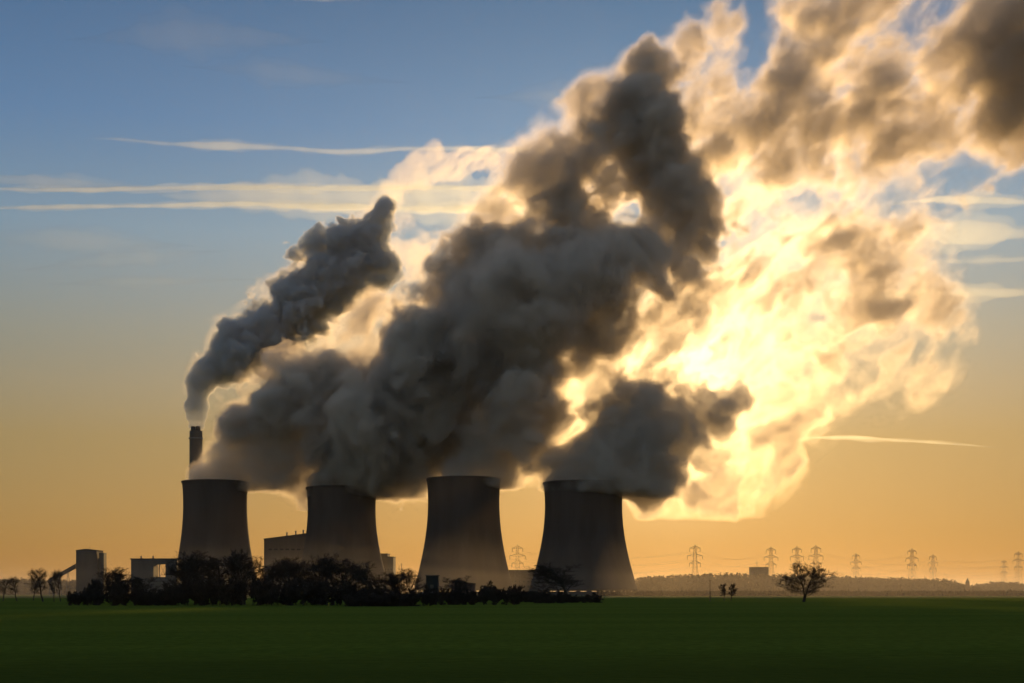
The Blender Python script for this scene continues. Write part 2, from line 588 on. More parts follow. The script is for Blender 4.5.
D, MX, MD, TH = 1.0, 0.62, 0.18, -0.03       # how deep a puff gets: dense, middling, thin
Yc = 1600
plume('smoke_plume', [
    (192.5, 426, 4.6, Yc, D), (199.8, 426, 4.6, Yc, D), (192, 417, 6, Yc, D), (200.5, 417, 6, Yc, D), (193, 409, 8, Yc, D), (200, 409, 7, Yc, D), (196, 404, 10, Yc, D), (198, 391, 11, Yc, D), (203, 380, 15, Yc, D),
    (215, 370, 20, Yc, D), (231, 358, 23, Yc, D), (250, 344, 26, Yc, D), (274, 328, 30, Yc, D), (300, 307, 32, Yc, D),
    (325, 285, 33, Yc, D), (347, 264, 30, Yc, D), (365, 246, 22, Yc, D), (262, 360, 14, Yc, D), (382, 264, 14, Yc, D), (330, 312, 16, Yc, MX),
    (378, 226, 15, Yc, D), (386, 208, 12, Yc, D), (394, 194, 11, Yc, .8), (403, 180, 11, Yc, MX), (418, 166, 13, Yc, MD), (438, 160, 15, Yc, MD), (460, 162, 15, Yc, TH), (485, 168, 15, Yc, TH),
    (415, 245, 16, Yc, MD), (442, 258, 14, Yc, TH), (425, 264, 15, Yc, MD), (405, 225, 12, Yc, MD), (396, 248, 13, Yc, MX)],
    2.2, (CHX, Yc, CHH), SMOKE, 'bluish grey smoke plume rising slantwise from the tall chimney', 'smoke plume', 5, 0.23, 36.0, calm=120.0, mouth=8.0)

plume('steam_plume', [
    (216, 482, 20, 1370, D), (206, 480, 11, 1370, D), (234, 466, 25, 1370, D), (238, 446, 20, 1370, D), (238, 430, 18, 1370, D), (262, 452, 34, 1365, D), (252, 425, 18, 1365, MD), (295, 440, 44, 1360, D),
    (320, 410, 34, 1350, D), (338, 385, 24, 1350, D), (345, 440, 50, 1350, D), (380, 395, 48, 1340, D), (405, 345, 28, 1340, D), (400, 440, 50, 1340, D),
    (425, 375, 46, 1340, D), (360, 350, 22, 1350, TH), (385, 320, 22, 1350, TH), (430, 325, 24, 1340, MD)],
    2.6, T1[0], STEAM, 'low dark steam cloud streaming right from the leftmost cooling tower', 'steam plume', 6, 0.33, 60)

plume('steam_plume', [
    (340, 488, 30, 1330, D), (365, 472, 36, 1325, D), (320, 470, 24, 1330, MD), (400, 452, 48, 1320, D), (440, 420, 56, 1315, D), (475, 370, 60, 1310, D), (470, 310, 42, 1310, D), (500, 310, 58, 1310, D), (520, 255, 44, 1320, D),
    (492, 250, 26, 1320, MX), (505, 215, 22, 1330, TH), (560, 245, 44, 1330, D), (686, 262, 28, 1330, D), (560, 185, 40, 1340, MX), (540, 165, 20, 1340, TH), (600, 190, 40, 1350, MX), (612, 138, 34, 1360, D), (645, 165, 42, 1360, D), (592, 165, 26, 1350, D), (572, 212, 34, 1340, D), (616, 190, 34, 1345, D), (600, 232, 34, 1340, D), (640, 236, 34, 1345, D), (560, 175, 26, 1345, MX),
    (640, 104, 35, 1370, D), (600, 105, 26, 1370, MD), (662, 72, 28, 1380, D), (640, 66, 20, 1380, MX), (690, 46, 24, 1390, .7), (724, 28, 20, 1400, .7), (668, 202, 44, 1350, D), (692, 240, 34, 1350, D), (676, 256, 26, 1340, D), (690, 100, 34, 1390, TH), (720, 70, 26, 1390, TH)],
    2.8, T2[0], STEAM, 'steam column from the second cooling tower, towering up to a ragged bright tip', 'steam plume', 7, 0.30, 70)

plume('steam_plume', [
    (462, 478, 34, 1270, D), (440, 482, 20, 1270, MD), (490, 458, 44, 1265, D), (520, 430, 52, 1260, D), (535, 385, 56, 1255, D), (545, 330, 60, 1250, D), (586, 288, 54, 1250, D), (594, 328, 36, 1250, D), (622, 262, 42, 1260, D),
    (480, 480, 24, 1270, MD), (530, 460, 30, 1265, MD), (555, 430, 38, 1260, MD), (570, 392, 22, 1260, MD), (664, 262, 26, 1280, TH), (700, 280, 44, 1300, TH - .06), (720, 220, 56, 1330, TH - .06), (745, 160, 50, 1370, TH - .06), (775, 215, 60, 1360, TH - .06),
    (800, 130, 56, 1400, MD * .8), (835, 60, 50, 1430, TH - .06), (862, 108, 58, 1420, .97), (895, 84, 50, 1430, .97), (925, 130, 58, 1430, .97), (882, 138, 54, 1420, .97), (980, 122, 52, 1440, .97), (950, 108, 46, 1435, .9), (960, 70, 44, 1450, MD), (1010, 40, 54, 1460, MD),
    (1045, 110, 48, 1460, MD), (870, 20, 46, 1450, TH - .06), (930, 25, 44, 1450, TH - .06), (830, 200, 60, 1390, TH - .06), (885, 205, 52, 1410, TH - .06), (820, 5, 36, 1440, TH - .06), (950, 185, 40, 1430, TH - .06), (1060, 40, 60, 1460, MD)],
    3.0, T3[0], STEAM, 'great dark steam cloud from the third cooling tower, drifting to the top right corner', 'steam plume', 8, 0.31, 75)

plume('steam_plume', [
    (582, 482, 36, 1230, D), (560, 484, 18, 1230, MD), (600, 462, 40, 1225, D), (625, 438, 36, 1220, D), (650, 422, 34, 1220, D), (688, 428, 36, 1220, D), (716, 416, 30, 1225, D), (740, 398, 20, 1230, D), (706, 408, 28, 1225, D), (727, 402, 24, 1228, D), (645, 460, 38, 1220, D), (610, 484, 26, 1230, D), (672, 460, 28, 1225, D),
    (705, 472, 34, 1240, -.1), (740, 463, 34, 1250, -.22), (768, 458, 24, 1260, -.28), (674, 494, 24, 1240, .02), (645, 504, 18, 1245, .1), (690, 478, 26, 1245, .02), (632, 366, 34, 1260, .0), (660, 345, 36, 1265, .0), (690, 350, 40, 1270, .04), (665, 380, 26, 1260, .12), (725, 355, 38, 1280, .12), (680, 320, 34, 1280, .10), (725, 310, 40, 1290, .08), (625, 385, 20, 1255, .12), (760, 370, 36, 1280, .10),
    (780, 340, 26, 1300, MX), (800, 348, 18, 1300, MX), (765, 395, 40, 1280, TH), (770, 300, 50, 1310, TH), (820, 360, 46, 1310, TH), (840, 290, 56, 1330, TH), (838, 272, 26, 1330, MX * .8), (880, 340, 44, 1340, TH), (890, 270, 50, 1350, TH), (812, 395, 26, 1310, TH), (865, 372, 26, 1330, TH),
    (925, 365, 30, 1350, TH), (930, 290, 34, 1370, TH), (915, 240, 40, 1370, TH), (800, 470, 12, 1270, TH)],
    2.6, T4[0], STEAM, 'steam from the rightmost cooling tower, dark puff thinning to a glowing gold cloud', 'steam plume', 9, 0.31, 60)

#@@REST
# ------------------------------------------------------------------ contrails and ice clouds high above
ICE = {d: vapour('ice_cloud', d, (0.80, 0.92, 1), 0.75, 0.01) for d in (0.00003, 0.00006, 0.00012, 0.00025, 0.0003, 0.0006, 0.0012, 0.0024)}


def streak(name, path, dens, label, cat, group, seed, flat=3.0, alt=8000.0, parent=None):
    """path: (px, py, half thickness px); a ragged flat tube of ice crystals lying at one height"""
    rnd = random.Random(seed)
    pts = []
    for (a, b) in zip(path[:-1], path[1:]):
        n = max(2, int(abs(b[0] - a[0]) / 4))
        pts += [tuple(a[q] + (b[q] - a[q]) * i / n for q in range(3)) for i in range(n)]
    pts.append(path[-1])
    N = 10
    vs, fs = [], []
    ph = [rnd.uniform(0, 7) for _ in range(6)]
    mid = path[len(path) // 2]
    Y = min(alt * FPX / (HY - mid[1]), 60000.0)
    kk = Y / FPX
    for i, (px, py, t) in enumerate(pts):
        c = at(px, py, Y)
        s = i * 0.55
        w = 1 + 0.22 * math.sin(s * .35 + ph[0]) + 0.12 * math.sin(s * 1.3 + ph[1]) + 0.08 * rnd.uniform(-1, 1)
        end = min(1.0, i / 22 + 0.01, (len(pts) - 1 - i) / 22 + 0.01)
        r = max(0.05, t * kk * max(w, 0.25) * end)
        up = kk * min(t, 2.5) * 0.25 * (math.sin(s * 0.3 + ph[2]) + .5 * math.sin(s * 0.83 + ph[3]))
        for q in range(N):
            a = 2 * math.pi * q / N
            vs.append((c.x, c.y + flat * r * math.cos(a), c.z + up + r * math.sin(a)))
    for i in range(len(pts) - 1):
        for q in range(N):
            fs.append((i * N + q, i * N + (q + 1) % N, (i + 1) * N + (q + 1) % N, (i + 1) * N + q))
    fs += [tuple(range(N))[::-1], tuple((len(pts) - 1) * N + q for q in range(N))]
    o = MB().add(vs, fs).build(name, ICE[dens], parent)
    if parent is not None:
        return o
    for q, (wide, dn) in enumerate(((1.7, HALO[dens]),)):
        streak('halo', [(x, y - .25 * t * q, t * wide) for x, y, t in path], dn, None, None, None, seed * 7 + q + 50, flat, alt, o)
    return tag(o, label, cat, group)


HALO = {0.0024: 0.0006, 0.0012: 0.0003, 0.0006: 0.00025, 0.0003: 0.00012, 0.00025: 0.00012, 0.00012: 0.00006, 0.00006: 0.00003, 0.00003: 0.00003}


CG, IG = 'contrails across the sky', 'thin bands of ice cloud'
streak('contrail', [(70, 137, .8), (120, 140, 1.8), (170, 144, 1.6), (215, 145, 2.8), (260, 147, 2), (340, 152, 1.7), (400, 149, 1.7), (470, 149, 1.8), (540, 150, 2), (600, 152, 2)],
       .0012, 'short wavy white contrail, topmost, ending above the left edge of the smoke plume', 'contrail', CG, 1)
streak('contrail', [(-60, 189, 1.8), (0, 189, 1.6), (100, 190, 1.6), (200, 187, 2), (300, 188, 2.2), (380, 188, 2), (460, 188, 2), (580, 190, 2)],
       .0024, 'bright straight contrail, upper line of the long pair behind the plume top', 'contrail', CG, 2)
streak('contrail', [(-60, 209, 1.8), (0, 208, 1.5), (100, 206.5, 1.5), (180, 205, 1.6), (260, 204, 2.2), (330, 207, 2.6), (420, 209, 2.6), (520, 207, 2.6), (600, 207, 2)],
       .0024, 'bright straight contrail, lower line of the long pair, sharply edged below', 'contrail', CG, 3)
streak('cirrus_band', [(130, 191, 1), (180, 196, 4), (250, 197, 7), (340, 198, 8), (430, 199, 9), (520, 200, 9), (620, 203, 8)],
       .0003, 'white ice veil filling the wedge between the two long contrails', 'cloud', IG, 4, 5)
streak('cirrus_band', [(-50, 180, 3), (0, 180, 4), (50, 182, 4), (120, 186, 3), (180, 188, 1)],
       .0003, 'feathery pale band along the top of the long contrail at the left edge', 'cloud', IG, 5, 4)
streak('cirrus_band', [(880, 204, 1.5), (935, 199, 3), (985, 201, 3.5), (1070, 203, 4)], .0012, 'white streak at the right, highest of the bands beside the big cloud', 'cloud', IG, 6, 4)
streak('cirrus_band', [(850, 236, 3), (920, 232, 7), (980, 233, 8), (1070, 234, 8)], .0003, 'broad pale band at the right, widest of the bands beside the big cloud', 'cloud', IG, 7, 4)
streak('cirrus_band', [(905, 263, 1.5), (960, 261, 2.5), (1070, 257, 3)], .0003, 'narrow faint band at the right under the widest band', 'cloud', IG, 8, 4)
streak('cirrus_band', [(800, 296, 2.5), (930, 294, 4.5), (1070, 292, 4)], .0003, 'soft greyish band at the right, lowest above the hazy orange sky', 'cloud', IG, 9, 4)
streak('contrail', [(760, 438, 1.2), (850, 437.5, 1.5), (930, 442, 1.5), (1015, 449, .9)], .0006, 'thin golden contrail low in the orange sky right of the sun', 'contrail', CG, 10)
streak('cirrus_band', [(15, 271, 1.5), (90, 262, 4), (150, 256, 4.5), (235, 250, 1.5)], .00006, 'faint slanting wisp in the blue sky left of the smoke plume, upper of two', 'cloud', IG, 11, 4)
streak('cirrus_band', [(40, 285, 1.5), (90, 283, 3), (170, 281, 2.5), (270, 279, 1.5)], .00006, 'faint level wisp in the blue sky left of the smoke plume, lower of two', 'cloud', IG, 12, 4)
streak('cirrus_band', [(180, 66, 2), (260, 71, 5), (330, 77, 4), (415, 84, 1.5)], .00006, 'very faint slanting veil high in the blue sky above the topmost contrail', 'cloud', IG, 13, 4)
streak('cirrus_band', [(270, -2, 1.5), (320, 0, 2), (375, 1, 1)], .0012, 'small white wisp cut by the top edge of the sky', 'cloud', IG, 14, 4)
streak('cirrus_band', [(-40, 236, 3), (60, 240, 7), (200, 246, 3)], .00006, 'faint wide milky veil at the left edge above the slanting wisp', 'cloud', IG, 16, 4)
streak('cirrus_band', [(60, 40, 2), (190, 34, 8), (330, 42, 3)], .00006, 'barely visible broad veil in the deep blue at the top left', 'cloud', IG, 17, 4)
streak('cirrus_band', [(470, 98, 2), (560, 96, 6), (640, 100, 4)], .00006, 'faint milky veil just left of the rising steam tip', 'cloud', IG, 15, 4)


# ------------------------------------------------------------------ buildings
def windows(root, x0, x1, y, z0, z1, nx, nz, w, h):
    """recess-free bands: one mesh per window, frame and pane"""
    for j in range(nz):
        for i in range(nx):
            cx = x0 + (x1 - x0) * (i + .5) / nx
            cz = z0 + (z1 - z0) * (j + .5) / nz
            f = MB().box(cx - w / 2 - .12, cx + w / 2 + .12, y - .10, y - .003, cz - h / 2 - .12, cz + h / 2 + .12).build('window', M['steel'], root)
            MB().box(cx - w / 2, cx + w / 2, y - .13, y - .103, cz - h / 2, cz + h / 2).build('pane', M['glass'], f)


# transfer tower of the coal handling plant, with a lift shaft and a sloping conveyor
Y = 1000
k = Y / FPX
x0, x1, x2 = (76 - CX) * k, (96.5 - CX) * k, (102.5 - CX) * k
r = tag(empty('bunker_tower', ((x0 + x1) / 2, Y, 0)), 'tall windowless block tower beside a sloping conveyor at far left', 'industrial tower')
hw, H = (x1 - x0) / 2, CAMH + (HY - 551) * k
MB().box(-hw, hw, 0, 16, 0, H).build('wall', M['cladding_b'], r)
MB().box(-hw - .2, hw + .2, -.2, 16.2, H + .003, H + .7).add([(-hw, 0, H + .703), (0, 0, H + 1.6), (hw, 0, H + .703), (hw, 16, H + .703), (0, 16, H + 1.6), (-hw, 16, H + .703)],
    [(0, 1, 4, 5), (1, 2, 3, 4), (0, 2, 1), (3, 5, 4)]).build('roof', M['roof'], r)
lh = CAMH + (HY - 552.5) * k
MB().box(hw + .9, x2 - (x0 + x1) / 2, 3, 10, 0, lh).box(hw + .003, hw + .898, 4, 9, 0, lh - 4).build('lift_shaft', M['cladding'], r)
MB().bar((0, 8, H + 1.5), (0, 8, H + 3.6), .12).build('mast', M['steel'], r)
MB().box(-1.6, 1.6, -.08, -.003, 0, 3.4).build('door', M['dark_clad'], r)

c = tag(empty('conveyor', (x0, Y + 8, 0)), 'sloping conveyor gallery on thin trestles climbing to the block tower', 'conveyor')
p0, p1 = at(48, 582, Y + 8) - c.location, at(76, 566.5, Y + 8) - c.location
p1.x -= .05
d = (p1 - p0).normalized()
MB().bar(p0, p1, 1.5).build('gallery', M['cladding_b'], c)
MB().bar(p0 + Vector((0, 0, 1.6)), p1 + Vector((0, 0, 1.6)), .5).build('roof', M['roof'], c)
for t in (.12, .42, .72):
    q = p0.lerp(p1, t)
    MB().bar((q.x - 1, -1.2, 0), (q.x, -1, q.z - 1), .22).bar((q.x + 1, 1.2, 0), (q.x, 1, q.z - 1), .22).bar((q.x - .7, -1.1, q.z * .4), (q.x + .7, 1.1, q.z * .4), .15).build('trestle', M['steel'], c)

# gantry building with an open bay
Y = 1010
k = Y / FPX
xa, xb = (131 - CX) * k, (177 - CX) * k
zt, zb, zo = CAMH + (HY - 559.5) * k, CAMH + (HY - 577) * k, CAMH + (HY - 564) * k
o0, o1 = (153.5 - CX) * k, (165.5 - CX) * k
xm = (xa + xb) / 2
r = tag(empty('gantry_building', (xm, Y, 0)), 'long flat roofed block with an open bay showing sky, beside the leftmost tower', 'industrial building')
MB().box(xa - xm, o0 - xm, 0, 14, 0, zt).box(o1 - xm, xb - xm, 0, 14, 0, zt).box(o0 - xm + .003, o1 - xm - .003, .01, 13.9, 0, zb).box(o0 - xm + .003, o1 - xm - .003, .01, 13.9, zo, zt - .01).build('wall', M['cladding'], r)
MB().box(xa - xm - .6, xb - xm + .3, -.5, 14.5, zt + .003, zt + .8).build('roof', M['roof'], r)
om = (o0 + o1) / 2 - xm
MB().bar((om - .2, 1, zb), (om - .2, 1, zo), .4).build('column', M['steel'], r)
MB().bar((om, 1.6, zb), (o1 - xm, 1.6, zo), .16).bar((om, 2.2, zo), (o1 - xm, 2.2, zb), .16).bar((o0 - xm, 1.6, zo), (om, 1.6, (zb + zo) / 2), .16).build('bracing', M['steel'], r)
for px in (139, 151):
    MB().bar(((px - CX) * k - xm, 6, zt + .8), ((px - CX) * k - xm, 6, zt + 2.6), .55, n=10).build('roof_vent', M['steel'], r)

# boiler house behind the first two towers
Y = 1650
k = Y / FPX
xa, xb = (264 - CX) * k, (322 - CX) * k
xm = (xa + xb) / 2
z1, z2 = CAMH + (HY - 539.5) * k, CAMH + (HY - 532) * k
r = tag(empty('boiler_house', (xm, Y, 0)), 'huge boiler house with a rising roof seen between the first two towers', 'industrial building')
w = xb - xm
MB().add([(-w, 0, 0), (w, 0, 0), (w, 40, 0), (-w, 40, 0), (-w, 0, z1), (w, 0, z2), (w, 40, z2), (-w, 40, z1)],
         [(0, 3, 2, 1), (4, 5, 6, 7), (0, 1, 5, 4), (1, 2, 6, 5), (2, 3, 7, 6), (3, 0, 4, 7)]).build('wall', M['cladding_b'], r)
MB().add([(-w - .5, -.6, z1 + .01), (w + .5, -.6, z2 + .03), (w + .5, 40.6, z2 + .03), (-w - .5, 40.6, z1 + .01), (-w - .5, -.6, z1 + 1), (w + .5, -.6, z2 + 1), (w + .5, 40.6, z2 + 1), (-w - .5, 40.6, z1 + 1)],
         [(0, 3, 2, 1), (4, 5, 6, 7), (0, 1, 5, 4), (1, 2, 6, 5), (2, 3, 7, 6), (3, 0, 4, 7)]).build('roof', M['roof'], r)
for px, hh in ((285.5, 3.6), (294.5, 4), (302, 4)):
    q = (px - CX) * k - xm
    zr = z1 + (z2 - z1) * (q + w) / (2 * w) + 1
    MB().bar((q, 10, zr), (q, 10, zr + hh), .8, n=10).bar((q, 10, zr + hh), (q, 10, zr + hh + 1), 1.4, .5, n=10).build('roof_vent', M['steel'], r)
windows(r, -w + 4, w - 4, 0, z1 * .78, z1 * .86, 9, 1, 4.5, 2.2)

# annexe right of the second tower
Y = 1500
k = Y / FPX
r = tag(empty('turbine_hall', ((388 - CX) * k, Y, 0)), 'stepped square block poking out right of the second tower', 'industrial building')
za, zb_ = CAMH + (HY - 554) * k, CAMH + (HY - 557) * k
MB().box(-30, -.5, 0, 30, 0, za).build('wall', M['cladding_b'], r)
MB().box(-.497, 5.6, 0, 30, 0, zb_).build('wall', M['cladding'], r)
MB().box(-30.3, -.3, -.3, 30.3, za + .003, za + .6).box(-.297, 5.9, -.3, 30.3, zb_ + .003, zb_ + .5).build('roof', M['roof'], r)
windows(r, -14, 5, 0, 10, 30, 6, 3, 1.6, 2.0)

Y = 1100
k = Y / FPX
m = tag(empty('mast', ((401.5 - CX) * k, Y, 0)), 'thin bare mast between the second and third towers', 'mast')
zt = CAMH + (HY - 563) * k
MB().bar((0, 0, 0), (0, 0, zt), .35, .16, 8).build('pole', M['steel'], m)
MB().bar((-.9, 0, zt - 1.5), (.9, 0, zt - 1.5), .1).bar((-.6, 0, zt - .6), (.6, 0, zt - .6), .1).build('antenna', M['steel'], m)

# farm buildings in front of the third tower
Y = 420
k = Y / FPX
r = tag(empty('grain_store', ((432 - CX) * k, Y, 0)), 'small dark boxy store among bushes before the third tower', 'farm building')
zt = CAMH + (HY - 576) * k
MB().box(-1.75, 1.75, 0, 5, 0, zt).build('wall', M['dark_clad'], r)
MB().box(-1.95, 1.95, -.2, 5.2, zt + .003, zt + .25).build('roof', M['roof'], r)
MB().box(-.6, .6, -.06, -.003, 0, 2.1).build('door', M['wood'], r)
MB().box(-.5, .5, -.06, -.003, 4, 5.2).build('hatch', M['wood'], r)

r = tag(empty('farm_shed', ((436 - CX) * k, Y - 40, 0)), 'low shed with a pale sheet roof half hidden in bushes', 'shed')
MB().box(-1.5, 1.3, 0, 3, 0, 2.2).build('wall', M['wood'], r)
MB().add([(-1.7, -.4, 2.2), (1.5, -.4, 2.2), (1.5, 3.2, 3.0), (-1.7, 3.2, 3.0), (-1.7, -.4, 2.3), (1.5, -.4, 2.3), (1.5, 3.2, 3.1), (-1.7, 3.2, 3.1)],
         [(0, 3, 2, 1), (4, 5, 6, 7), (0, 1, 5, 4), (1, 2, 6, 5), (2, 3, 7, 6), (3, 0, 4, 7)]).build('roof', M['pale_roof'], r)
MB().box(-.45, .45, -.05, -.003, 0, 1.9).build('door', M['dark_clad'], r)

r = tag(empty('barn', ((463 - CX) * k, Y, 0)), 'dark barn with a gently sloping roof before the third tower', 'barn')
w2, z1, z2 = 11.5 * k, CAMH + (HY - 581) * k, CAMH + (HY - 584) * k
MB().add([(-w2, 0, 0), (w2, 0, 0), (w2, 9, 0), (-w2, 9, 0), (-w2, 0, z1), (w2, 0, z2), (w2, 9, z2), (-w2, 9, z1)],
         [(0, 3, 2, 1), (4, 5, 6, 7), (0, 1, 5, 4), (1, 2, 6, 5), (2, 3, 7, 6), (3, 0, 4, 7)]).build('wall', M['brick'], r)
MB().add([(-w2 - .2, -.3, z1 + .003), (w2 + .2, -.3, z2 + .003), (w2 + .2, 9.3, z2 + .003), (-w2 - .2, 9.3, z1 + .003), (-w2 - .2, -.3, z1 + .2), (w2 + .2, -.3, z2 + .2), (w2 + .2, 9.3, z2 + .2), (-w2 - .2, 9.3, z1 + .2)],
         [(0, 3, 2, 1), (4, 5, 6, 7), (0, 1, 5, 4), (1, 2, 6, 5), (2, 3, 7, 6), (3, 0, 4, 7)]).build('roof', M['roof'], r)
MB().box(-1.2, 1.2, -.07, -.003, 0, 2.8).build('door', M['wood'], r)

# low plant building between the third and fourth towers
Y = 1420
k = Y / FPX
r = tag(empty('pump_house', ((524 - CX) * k, Y, 0)), 'low flat roofed block bridging the gap between the two rightmost towers', 'industrial building')
zt = CAMH + (HY - 570.5) * k
MB().box(-17, 17, 0, 20, 0, zt).build('wall', M['cladding_b'], r)
MB().box(-17.3, 17.3, -.3, 20.3, zt + .003, zt + .6).build('roof', M['roof'], r)
windows(r, -15, 15, 0, 6, 16, 7, 2, 1.8, 1.8)

# block on the far ridge
Y = 1480
k = Y / FPX
r = tag(empty('warehouse', ((760 - CX) * k, Y, 0)), 'flat topped block rising out of the misty wood behind the lone tree', 'warehouse')
zt = CAMH + (HY - 567.5) * k
MB().box(-9, 9, 0, 14, 0, zt).build('wall', M['cladding'], r)
MB().box(-9.2, 9.2, -.2, 14.2, zt + .003, zt + .5).build('roof', M['roof'], r)
MB().bar((-2, 7, zt + .5), (-2, 7, zt + 7), .25).bar((-3, 7, zt + 5), (-1, 7, zt + 5), .15).build('mast', M['steel'], r)


# ------------------------------------------------------------------ pylons and lines
ARM = [(0.93, 5.2), (0.78, 7.6), (0.63, 5.6)]


def pylon_meshes():
    H, b, t = 50.0, 4.6, 0.9
    waist = H * 0.55
    hw = lambda z: b + (2.0 - b) * z / waist if z < waist else 2.0 + (t - 2.0) * (z - waist) / (H * .96 - waist)
    r = empty('pylon')
    body = MB()
    lv = [0, 7, 13.5, 19, 23.5, 27.5, 31, 34.5, 38, 41, 44, 46.5, 48]
    for sx in (-1, 1):
        for sy in (-1, 1):
            for a, c in zip(lv[:-1], lv[1:]):
                body.bar((sx * hw(a), sy * hw(a), a), (sx * hw(c), sy * hw(c), c), .11, n=4, caps=False)
            body.bar((sx * hw(48), sy * hw(48), 48), (0, 0, H), .1, n=4, caps=False)
    for a, c in zip(lv[:-1], lv[1:]):
        for s in (-1, 1):
            for (u, v) in ((-1, 1), (1, -1)):
                body.bar((u * hw(a), s * hw(a), a), (v * hw(c), s * hw(c), c), .045, n=3, caps=False)
                body.bar((s * hw(a), u * hw(a), a), (s * hw(c), v * hw(c), c), .045, n=3, caps=False)
            body.bar((-hw(c), s * hw(c), c), (hw(c), s * hw(c), c), .05, n=3, caps=False)
    body.build('tower_body', M['steel'], r)
    for fz, L in ARM:
        z = H * fz
        for s in (-1, 1):
            mb = MB()
            for sy in (-1, 1):
                mb.bar((s * hw(z), sy * hw(z), z - .6), (s * L, 0, z), .15, n=3).bar((s * hw(z), sy * hw(z), z + 1.6), (s * L, 0, z), .15, n=3)
            mb.bar((s * (hw(z) + L) / 2, -.6, z - .3), (s * (hw(z) + L) / 2, .6, z + .8), .1, n=3)
            arm = mb.build('cross_arm', M['steel'], r)
            MB().bar((s * L, 0, z - .05), (s * L, 0, z - 3.6), .14, .2, 6).build('insulator', M['glass'], arm)
    return r


proto = pylon_meshes()
PYL = [(517.5, 544.5, 0, 'slender lattice pylon framed in the gap between the two rightmost cooling towers'),
       (695, 544.5, .1, 'lattice pylon standing alone in bright haze, first one right of the cooling towers'),
       (771, 546.5, .2, 'lattice pylon beside the flat topped block in the misty wood'),
       (797, 546, .3, 'lattice pylon rising right behind the lone tree, left of its twin'),
       (816, 545, .2, 'lattice pylon rising just right of the lone tree crown'),
       (856, 553, .3, 'small pale pylon, alone between the lone tree and the pair further right'),
       (912, 548, .3, 'taller pylon of the pair above the straight part of the misty wood'),
       (933, 554, .4, 'shorter pylon of the pair above the straight part of the misty wood'),
       (1004, 559.5, .4, 'shorter pylon of the pair on the wooded rise at the right edge'),
       (1018.5, 551, .3, 'taller pylon at the right edge above the wooded rise')]
TOPS = []
for i, (px, py, rz, lab) in enumerate(PYL):
    o = proto if i == 0 else copy_tree(proto)
    Y = 49.5 * 1.0 * FPX / (HY - py) if False else 47.0 * FPX / (HY - py)
    o.location = ((px - CX) / FPX * Y, Y, 0)
    o.rotation_euler = (0, 0, rz)
    tag(o, lab, 'pylon', 'electricity pylons on the plain')
    TOPS.append((o.location.copy(), rz))


def arm_end(i, a, s):
    loc, rz = TOPS[i]
    fz, L = ARM[a]
    return loc + Vector((s * L * math.cos(rz), s * L * math.sin(rz), 50 * fz - 3.6))


def hang(mb, p, q, sag):
    n = 12
    pts = [p.lerp(q, j / n) - Vector((0, 0, sag * 4 * (j / n) * (1 - j / n))) for j in range(n + 1)]
    for a, b in zip(pts[:-1], pts[1:]):
        mb.bar(a, b, .045, n=3, caps=False)


def line(ids, label):
    root = tag(empty('power_line', TOPS[ids[0]][0]), label, 'power line', 'power lines between the pylons')
    for a in range(3):
        for s in (-1, 1):
            mb = MB()
            for i, j in zip(ids[:-1], ids[1:]):
                hang(mb, arm_end(i, a, s) - root.location, arm_end(j, a, s) - root.location, 7)
            mb.build('conductor', M['steel'], root)


line([0, 1, 2], 'sagging power line from behind the cooling towers to the flat topped block')
line([3, 4, 6, 9], 'sagging power line from the lone tree to the taller pylon at the right edge')
line([5, 7, 8], 'sagging power line joining the three shorter pylons at the right')


